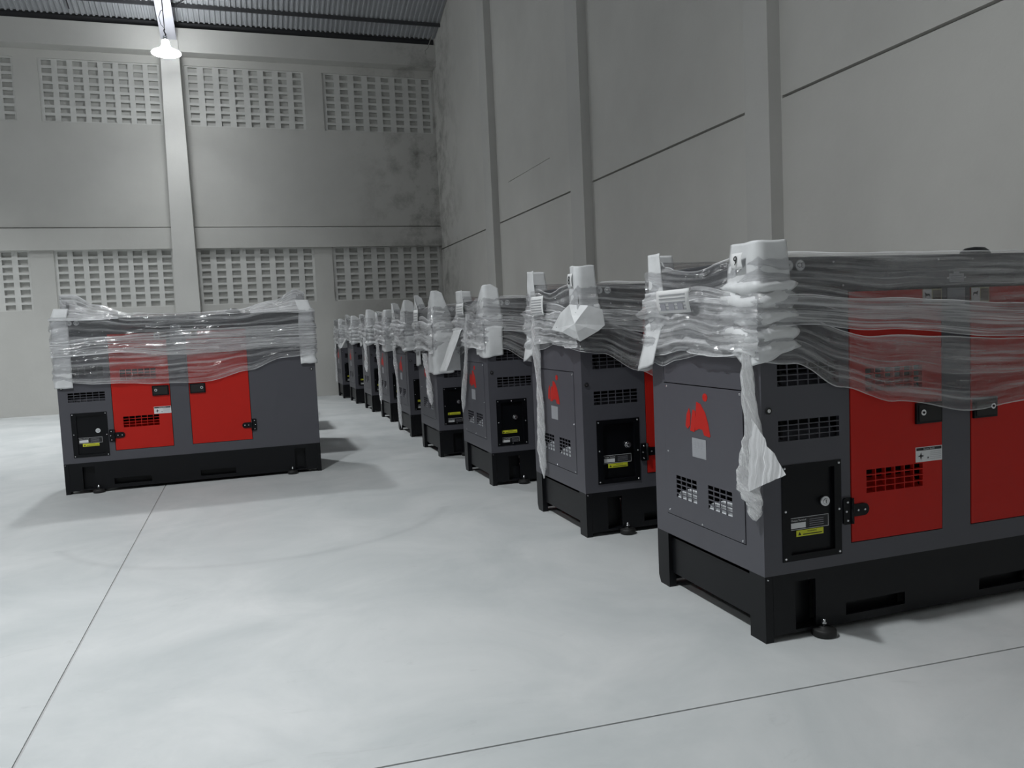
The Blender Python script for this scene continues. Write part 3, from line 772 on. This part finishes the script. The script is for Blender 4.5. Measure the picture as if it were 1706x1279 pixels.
PT = 2 * (L + W)
C0 = W
def wrap(name, loc, layers, seed, label, du=.035, tails=(), parent_group='stretch film wrapped around the generators', amp=1.0):
    m = MB(); rnd = random.Random(seed)
    for (u0, u1, top, bot, off, mat, nv, crk) in layers:
        nu = max(4, int((u1 - u0) / du)); rows = []
        for i in range(nu + 1):
            u = u0 + (u1 - u0) * i / nu
            zt, zb = interp(top, u), interp(bot, u)
            row = []
            for j in range(nv + 1):
                v = j / nv
                z = zb + (zt - zb) * v
                c = crk * amp
                fold = noise.noise(Vector((u * 3.0 + seed, v * 9.0, seed * 3.1))) * .010 * c
                fold += abs(noise.noise(Vector((u * 9.0 + seed, v * 22.0, 7.7)))) * .010 * c
                fold += noise.noise(Vector((u * 24.0, v * 34.0, seed))) * .0045 * (c if u < C0 or loc[0] < -2 else c * .35)
                edge = (abs(v - .5) * 2) ** 6
                p, n_ = perim(u, off + fold + .003 * edge * noise.noise(Vector((u * 14, 1, seed))))
                # above the roof the film leans inwards from the foam tips
                z += .006 * c * noise.noise(Vector((u * 6, v * 4, seed + 5)))
                q = Vector((p.x, p.y, z))
                if z > H: q -= n_ * min(.14, (z - H) * 1.3)
                row.append((m.bm.verts.new(q), u, v))
            rows.append(row)
        for a, b in zip(rows, rows[1:]):
            for j in range(nv):
                q = [a[j], b[j], b[j + 1], a[j + 1]]
                m.face([t[0] for t in q], mat, uvs=[(t[1] + seed * 3.3, t[2] * .9998 + .0001 + int(seed * 3)) for t in q], smooth=True)
    o = m.build(name, recalc=False)
    o.location = loc
    tag(o, label, 'stretch film', parent_group)
    for tl in tails:
        tail(o, *tl)
    return o

def tail(parent, pts, r, seed, flap=None):
    """twisted strip of film hanging from the wrap"""
    m = MB(); P_ = []; n = 28
    for i in range(n + 1):
        t = i / n; k_ = t * (len(pts) - 1); a = min(int(k_), len(pts) - 2); f_ = k_ - a
        p = Vector(pts[a][:3]).lerp(Vector(pts[a + 1][:3]), f_)
        w = (pts[a][3] + (pts[a + 1][3] - pts[a][3]) * f_) * .95
        if t > .93: w *= 1 - (t - .93) / .07 * .85
        P_.append((p, w))
    rows = []; seg = 12
    for i, (p, w) in enumerate(P_):
        tw = i * .35
        row = []
        for k_ in range(seg):
            a = 2 * PI * k_ / seg
            rr = w * (1 + .45 * noise.noise(Vector((k_ * 1.3, i * .45, seed))))
            fl = .45
            x_, y_ = rr * math.cos(a + tw), rr * fl * math.sin(a + tw)
            row.append(m.bm.verts.new(p + Vector((x_ * .9 + y_ * .3, -x_ * .9 + y_ * .3, .006 * noise.noise(Vector((k_, i, seed)))))))
        rows.append(row)
    for i in range(n):
        for k_ in range(seg):
            m.face([rows[i][k_], rows[i][(k_ + 1) % seg], rows[i + 1][(k_ + 1) % seg], rows[i + 1][k_]], 'filmtwist', smooth=True,
                   uvs=[(i * .1, k_ / seg), (i * .1, (k_ + 1) / seg), ((i + 1) * .1, (k_ + 1) / seg), ((i + 1) * .1, k_ / seg)])
    if flap:
        a, b, c = [Vector(q) for q in flap]; nn = 8; R_ = []
        for i in range(nn + 1):
            R_.append([m.bm.verts.new(a.lerp(b, i / nn).lerp(a.lerp(c, i / nn), j / max(1, i) if i else 0) + Vector((.012 * noise.noise(Vector((i, j, 3.3))), .012 * noise.noise(Vector((i * 1.7, j, 9))), 0))) for j in range(i + 1)])
        for i in range(nn):
            for j in range(i + 1):
                m.face([R_[i][j], R_[i + 1][j], R_[i + 1][j + 1]], 'filmtwist', uvs=[(i * .1, j * .3), (i * .1 + .1, j * .3), (i * .1 + .1, j * .3 + .3)], smooth=True)
                if j < i: m.face([R_[i][j], R_[i + 1][j + 1], R_[i][j + 1]], 'filmtwist', uvs=[(i * .1, j * .3), (i * .1 + .1, j * .3 + .3), (i * .1, j * .3 + .3)], smooth=True)
    return m.build('twisted_tail', parent, recalc=False)

# heights along the wrap: u = 0 far end corner, W near corner, W + x along the front
C0 = W
def row_wrap(seed, lowend=1.05, sag=.82, drape=1.0):
    top1 = [(0, 1.50), (.12, 1.47), (.45, 1.43), (.7, 1.47), (C0 - .02, 1.505), (C0 + .12, 1.47), (C0 + .5, 1.462), (C0 + 1.2, 1.462), (C0 + L, 1.462), (C0 + L + W, 1.46), (PT, 1.50)]
    bot1 = [(0, 1.28), (C0, 1.27), (C0 + .12, 1.28), (C0 + .6, 1.20), (C0 + 1.3, 1.20), (PT, 1.25)]
    top2 = [(0, 1.36), (.4, 1.37), (C0 - .1, 1.33), (C0 + .12, 1.31), (C0 + .5, 1.285), (C0 + 1.3, 1.245), (PT, 1.33)]
    bot2 = [(0, 1.20), (.4, 1.17), (C0, 1.20), (C0 + .12, 1.20), (C0 + .5, 1.165), (C0 + 1.3, 1.105), (PT, 1.15)]
    top3 = [(0, 1.25), (C0, 1.24), (C0 + .12, 1.23), (C0 + .5, 1.14), (C0 + 1.3, 1.10), (PT, 1.2)]
    bot3 = [(0, lowend), (.12, lowend - .02), (.25, lowend + .01), (.5, lowend + .045), (C0 - .12, lowend + .03), (C0 + .12, 1.06), (C0 + .35, .95), (C0 + .6, sag + .06), (C0 + 1.0, sag), (C0 + 1.4, sag + .02), (C0 + 2, 1.0), (PT, lowend)]
    return [(0, PT, top1, bot1, .014, 'film', 10, 1.0), (0, PT, top2, bot2, .020, 'filmband', 10, 1.2), (0, PT, top3, bot3, .017, 'film', 14, 1.4),
            (0, C0, [(0, 1.33), (C0, 1.30)], [(0, lowend + .02), (.3, lowend + .05), (C0, lowend + .03)], .030, 'filmband', 14, 3.0)]

tailG0 = [([(-.035, .030, 1.10, .016), (-.040, .025, .95, .020), (-.03, .010, .80, .026), (-.035, .035, .70, .030), (-.04, .045, .62, .040), (-.035, .015, .56, .030), (-.03, .010, .52, .018), (-.03, .012, .475, .024)], .02, 1.5,
           ((-.035, .01, .86), (-.045, .035, .58), (.0, -.142, .672)))]
wlab = ['clear stretch film around the nearest generator, thick twisted tail at its corner',
        'clear stretch film around the second right row generator, its tail hanging to the base',
        'clear stretch film around the third generator of the right row, with a thin straight tail',
        'clear stretch film around the fourth generator of the right row, tail ending in a knot',
        'clear stretch film around the fifth generator of the right row, tail reaching the floor',
        'clear stretch film around the sixth generator of the right row',
        'clear stretch film around the seventh generator, a ragged strip blowing off its corner',
        'clear stretch film around the eighth generator, second from the back wall',
        'clear stretch film around the farthest generator of the right row']
def T_(y, z0, z1, r, sway=0, yb=None):
    yb = y if yb is None else yb; n = 5
    return [(-.04, y + (yb - y) * i / n + sway * math.sin(i * 1.9), z0 + (z1 - z0) * i / n, r * (1.0 + .35 * math.sin(i * 2.1))) for i in range(n + 1)]
tails = {0: tailG0,
         1: [(T_(.62, 1.30, .255, .020, .012, .575), .02, 2.2)],
         2: [(T_(.36, 1.35, .52, .016, .015, .66), .02, 3.1)],
         3: [(T_(.30, 1.0, .50, .022, .015, .10), .02, 4.4)],
         4: [(T_(.62, 1.05, .06, .016, .02, .40), .02, 5.5)],
         5: [(T_(.55, 1.05, .22, .020, .02, .50), .02, 6.5)],
         6: [(T_(.12, 1.15, .62, .025, .03, .10), .02, 7.5)],
         8: [(T_(.60, .95, .25, .016, .03, .60), .02, 8.5)]}
rnd = random.Random(4)
for i, (x, y) in enumerate(ROWS):
    lw = [1.05, 1.07, 1.03, .98, 1.02, 1.02, 1.05, 1.05, 1.0][i]
    wrap('stretch_wrap', (x, y, 0), row_wrap(i * 1.7 + .3, lw, [.82, .78, .72, .95, 1.05, 1.05, 1.1, 1.1, 1.1][i]), i * 1.7 + .3, wlab[i],
         du=.018 if i < 3 else .04, tails=tails.get(i, ()))
# the lone generator at the left
topL1 = [(0, 1.55), (C0, 1.60), (C0 + .05, 1.66), (C0 + .14, 1.66), (C0 + .32, 1.57), (C0 + .6, 1.485), (C0 + 1.0, 1.47), (C0 + 1.45, 1.49), (C0 + 1.75, 1.56), (C0 + 1.95, 1.65), (C0 + L, 1.60), (C0 + L + .3, 1.5), (PT - .4, 1.5), (PT, 1.55)]
botL1 = [(0, 1.2), (C0, 1.24), (C0 + .7, 1.26), (C0 + L, 1.24), (PT, 1.2)]
topL2 = [(0, 1.35), (C0, 1.27), (C0 + .4, 1.30), (C0 + 1.2, 1.33), (C0 + L, 1.34), (PT, 1.35)]
botL2 = [(0, 1.15), (C0, 1.14), (C0 + .45, 1.16), (C0 + .9, 1.12), (C0 + L, 1.14), (PT, 1.15)]
topL3 = [(0, 1.2), (C0, 1.16), (C0 + .5, 1.2), (C0 + 1.3, 1.24), (C0 + L, 1.22), (PT, 1.2)]
botL3 = [(0, 1.0), (C0, .94), (C0 + .3, .91), (C0 + .8, .880), (C0 + 1.15, .875), (C0 + 1.5, .95), (C0 + 1.8, 1.04), (C0 + L, 1.07), (PT, 1.0)]
wrap('stretch_wrap', (GLX, GLY, 0), [(0, PT, topL1, botL1, .016, 'film', 14, 1.6), (0, PT, topL2, botL2, .022, 'filmband', 10, 1.4), (0, PT, topL3, botL3, .019, 'film', 14, 1.4),
     (C0 - .15, C0 + .50, topL1, [(0, 1.44)], .022, 'filmband', 10, 1.6), (C0 + 1.55, C0 + L + .15, topL1, [(0, 1.44)], .022, 'filmband', 10, 1.6)],
     21.7, 'shiny clear stretch film around the lone left generator, peaked at both corners', du=.018)

# ------------------------------------------------------------------ foam corner sheets
def foam(loc, corner, a, b, zb, zt, seed, label, crease=1.0, nar=.18, cz=(1.05, 1.30), bulge=.03, tipin=0.0, vbot=.05, flare=None, off=.012, cut=0.0):
    """L shaped sheet; a = wing along the end face, b = wing along the long face. corner 'near' (0,0), 'far' (0,W), 'right' (L,0)"""
    m = MB(); nu, nv = 22, 44; rows = []
    for i in range(nu + 1):
        s_ = -a + (a + b) * i / nu
        row = []
        for j in range(nv + 1):
            t = j / nv
            sw = (s_ + a) / (a + b)
            zlo = zb + vbot * abs(sw - .5) * 2 + .015 * noise.noise(Vector((sw * 4, seed, 0)))
            zhi = zt - cut * (max(0, -s_ / a) ** 1.3 * .32 + max(0, s_ / b - .5) * .12) + .006 * noise.noise(Vector((sw * 3, seed, 5)))
            z = zlo + (zhi - zlo) * t
            narrow = 1.0 - nar * max(0, (z - 1.36) / .2)
            ss = s_ * narrow
            o_ = off
            if cz[0] < z < cz[1] and crease > 0:
                k_ = (z - cz[0]) / (cz[1] - cz[0])
                fr_ = (k_ * 4.3 + .5 * noise.noise(Vector((s_ * 6, seed, 1))) + seed) % 1.0
                o_ += bulge * crease * (abs(math.sin(fr_ * PI)) ** .6) * (.6 + .4 * noise.noise(Vector((k_ * 5, seed, 2)))) * (.5 + .5 * math.sin(sw * PI))
                ss *= 1 + .22 * crease * abs(math.sin(fr_ * PI))
            o_ += .008 * noise.noise(Vector((s_ * 7, z * 7, seed)))
            if z < cz[0] + .02: o_ += .010
            # sheet position before mirroring: end wing along +y at x=0, long wing along +x at y=0
            if ss < -.02: p = Vector((-o_, -ss, z))
            elif ss > .02: p = Vector((ss, -o_, z))
            else:
                an = (ss + .02) / .04 * PI / 2
                p = Vector((.02 - (.02 + o_) * math.cos(an), .02 - (.02 + o_) * math.sin(an), z))
            if z > H: p += Vector((tipin, tipin, 0)) * (z - H) * 3
            if flare and z < flare[0]:
                f_ = (flare[0] - z) / (flare[0] - zb)
                p += Vector((flare[1] * f_, flare[2] * f_, 0)) * (1 if s_ < 0 else .3)
            if corner == 'far': p.y = W - p.y
            if corner == 'right': p.x = L - p.x
            row.append(m.bm.verts.new(p))
        rows.append(row)
    for i in range(nu):
        for j in range(nv):
            m.face([rows[i][j], rows[i + 1][j], rows[i + 1][j + 1], rows[i][j + 1]], 'foam', smooth=True)
    o = m.build('foam_sheet', recalc=False); o.location = loc
    sd = o.modifiers.new('thickness', 'SOLIDIFY'); sd.thickness = .004; sd.offset = 0
    tag(o, label, 'foam sheet', 'white foam sheets on the generator corners')
    return o
nm = ['nearest', 'second', 'third', 'fourth', 'fifth', 'sixth', 'seventh', 'eighth', 'farthest']
NEAR = [dict(a=.185, b=.130, zb=1.045, zt=1.512, crease=1.0, cz=(1.10, 1.36), bulge=.03, vbot=.08),
        dict(a=.10, b=.118, zb=1.15, zt=1.56, crease=.3, cz=(1.15, 1.34), bulge=.06, vbot=.06),
        dict(a=.20, b=.125, zb=1.0, zt=1.56, crease=.5, cz=(1.22, 1.34), bulge=.02, vbot=.02, cut=.5),
        dict(a=.22, b=.17, zb=.80, zt=1.60, crease=.6, cz=(1.15, 1.30), bulge=.02, vbot=.01, cut=.35),
        dict(a=.25, b=.16, zb=.98, zt=1.58, crease=1, cz=(1.0, 1.28), bulge=.03, vbot=.05, cut=.4),
        dict(a=.26, b=.14, zb=.95, zt=1.52, crease=.5, cz=(1.1, 1.3), bulge=.02, vbot=.02, cut=.1),
        dict(a=.24, b=.18, zb=1.02, zt=1.57, crease=1, cz=(1.05, 1.32), bulge=.03, vbot=.06, cut=.4),
        dict(a=.22, b=.16, zb=1.02, zt=1.52, crease=1, cz=(1.05, 1.32), bulge=.03, vbot=.04, cut=.6),
        dict(a=.22, b=.14, zb=.95, zt=1.50, crease=.8, cz=(1.1, 1.3), bulge=.02, vbot=.04, cut=.7)]
FAR = [dict(a=.14, b=.15, zb=1.0, zt=1.535, crease=.6, cz=(1.20, 1.34), bulge=.03, vbot=.04, flare=(1.22, -.035, -.05)),
       dict(a=.16, b=.15, zb=1.0, zt=1.585, crease=.5, cz=(1.1, 1.3), bulge=.03, vbot=.04, flare=(1.2, -.04, .0)),
       dict(a=.25, b=.15, zb=.87, zt=1.55, crease=.4, cz=(1.2, 1.34), bulge=.02, vbot=.01, flare=(1.27, -.17, -.02)),
       dict(a=.24, b=.15, zb=.86, zt=1.60, crease=.4, cz=(1.2, 1.34), bulge=.02, vbot=.02, cut=.5),
       dict(a=.24, b=.15, zb=1.0, zt=1.58, crease=.6, cz=(1.1, 1.3), bulge=.02, vbot=.03, cut=.2),
       dict(a=.24, b=.15, zb=.95, zt=1.52, crease=.4, cz=(1.1, 1.3), bulge=.02, vbot=.03, cut=.1),
       dict(a=.24, b=.15, zb=1.0, zt=1.52, crease=.6, cz=(1.1, 1.3), bulge=.02, vbot=.03, cut=.5),
       dict(a=.24, b=.15, zb=.95, zt=1.56, crease=.6, cz=(1.1, 1.3), bulge=.02, vbot=.03, cut=.7, flare=(1.15, -.12, 0)),
       dict(a=.24, b=.15, zb=.85, zt=1.50, crease=.8, cz=(1.05, 1.3), bulge=.02, vbot=.03, cut=.8)]
for i, (x, y) in enumerate(ROWS):
    foam((x, y, 0), 'near', seed=i * 2.3 + .4, nar=.18 if i < 3 else .45, label='white foam sheet on the near front corner of the %s generator of the right row' % nm[i], **NEAR[i])
    foam((x, y, 0), 'far', seed=i * 3.1 + 9, nar=.18 if i < 3 else .5, label='white foam sheet on the far front corner of the %s generator of the right row' % nm[i], **FAR[i])
# broad flap of foam folded out at the second generator's near corner
m = MB(); pts = [(-.050, .31, 1.205), (-.045, .17, 1.30), (-.045, .03, 1.345), (.04, -.045, 1.335), (.125, -.045, 1.31), (.135, -.05, 1.22), (.09, -.06, 1.19), (-.02, -.05, 1.135), (-.06, .12, 1.19)]
ctr = Vector((-.050, -.050, 1.235)); n = len(pts); vs = [m.bm.verts.new(p) for p in pts]; cv = m.bm.verts.new(ctr)
md = [m.bm.verts.new(Vector(p).lerp(ctr, .55) + Vector((-.004, -.004, .0))) for i, p in enumerate(pts)]
for i in range(n):
    j = (i + 1) % n
    m.face([vs[i], vs[j], md[j], md[i]], 'foam'); m.face([md[i], md[j], cv], 'foam')
o = m.build('foam_flap'); o.location = (ROWS[1][0], ROWS[1][1], 0); o.modifiers.new('s', 'SOLIDIFY').thickness = .004
tag(o, 'white foam flap folded out like a wing at the second generator\'s near corner', 'foam sheet', 'white foam sheets on the generator corners')
# lone generator
foam((GLX, GLY, 0), 'near', seed=31, a=.2, b=.122, zb=.885, zt=1.54, crease=0, cz=(1.0, 1.01), bulge=0, vbot=.0, tipin=.10, label='plain white foam sheet on the left corner of the lone left generator')
foam((GLX, GLY, 0), 'right', seed=35, a=.2, b=.125, zb=.98, zt=1.55, crease=0, cz=(1.0, 1.01), bulge=0, vbot=.0, tipin=.12, label='plain white foam sheet on the right corner of the lone left generator')

# ------------------------------------------------------------------ paper labels
def paper(loc, y0, y1, z0, z1, x, label, txt=None, lines=0, tilt=0.0, bars=0, cat='paper label'):
    m = MB(); w = y1 - y0; h = z1 - z0; n = 6; rows = []
    def P(u, v, d=0): return (x - d - .006 * math.sin(v * PI) - tilt * v, y1 - u * w - tilt * v * 1.2, z0 + v * h)
    for i in range(n + 1): rows.append([m.bm.verts.new(P(j / n, i / n)) for j in range(n + 1)])
    for i in range(n):
        for j in range(n): m.face([rows[i][j], rows[i][j + 1], rows[i + 1][j + 1], rows[i + 1][j]], 'paper', smooth=True)
    if txt: m.text(txt, h * .85, lambda a, b_: P(.5 + a / w, .5 + b_ / h, .004), 'ink')
    for k_ in range(lines):
        v0 = .12 + .8 * k_ / lines
        m.face([P(.1, v0, .002), P(.9, v0, .002), P(.9, v0 + .25 / lines, .002), P(.1, v0 + .25 / lines, .002)], 'silver')
    for k_ in range(bars):
        u0 = .12 + .8 * k_ / bars
        m.face([P(u0, .12, .003), P(u0 + .5 / bars, .12, .003), P(u0 + .5 / bars, .42, .003), P(u0, .42, .003)], 'steel')
    o = m.build('paper_label', recalc=False); o.location = loc
    o.modifiers.new('thickness', 'SOLIDIFY').thickness = .0006
    tag(o, label, cat, 'white paper labels tucked under the film')
g0 = (ROWS[0][0], ROWS[0][1], 0)
paper(g0, .052, .122, 1.415, 1.475, -.030, 'small white paper with a handwritten 9 on the nearest foam corner', txt='9')
paper(g0, .385, .655, 1.265, 1.362, -.052, 'wide white paper label with rows and dark boxes on the nearest generator end', lines=5, bars=3, tilt=.03)
g1 = (ROWS[1][0], ROWS[1][1], 0)
paper(g1, .43, .655, 1.295, 1.415, -.050, 'square white printed paper on the end of the second generator', lines=6)
paper(g1, .030, .095, 1.44, 1.52, -.020, 'small white paper with a handwritten 8 on the second generator\'s foam corner', txt='8')
g2 = (ROWS[2][0], ROWS[2][1], 0)
paper(g2, .50, .73, 1.34, 1.44, -.036, 'white printed paper on the end of the third generator', lines=4)
g3 = (ROWS[3][0], ROWS[3][1], 0)
paper(g3, .55, .76, 1.24, 1.44, -.036, 'white printed paper on the end of the fourth generator', lines=6)

# ------------------------------------------------------------------ litter
m = MB(); m.poly([(-.012, -.006), (.010, -.008), (.014, .003), (.002, .009), (-.010, .005)], lambda u, v, w: (u, v, .008 + .004 * math.sin(u * 200) - w), .003, 'paper')
o = m.build('paper_scrap'); o.location = (.63, -.66, -.004)
tag(o, 'tiny white scrap lying on the floor at the lower right', 'scrap')
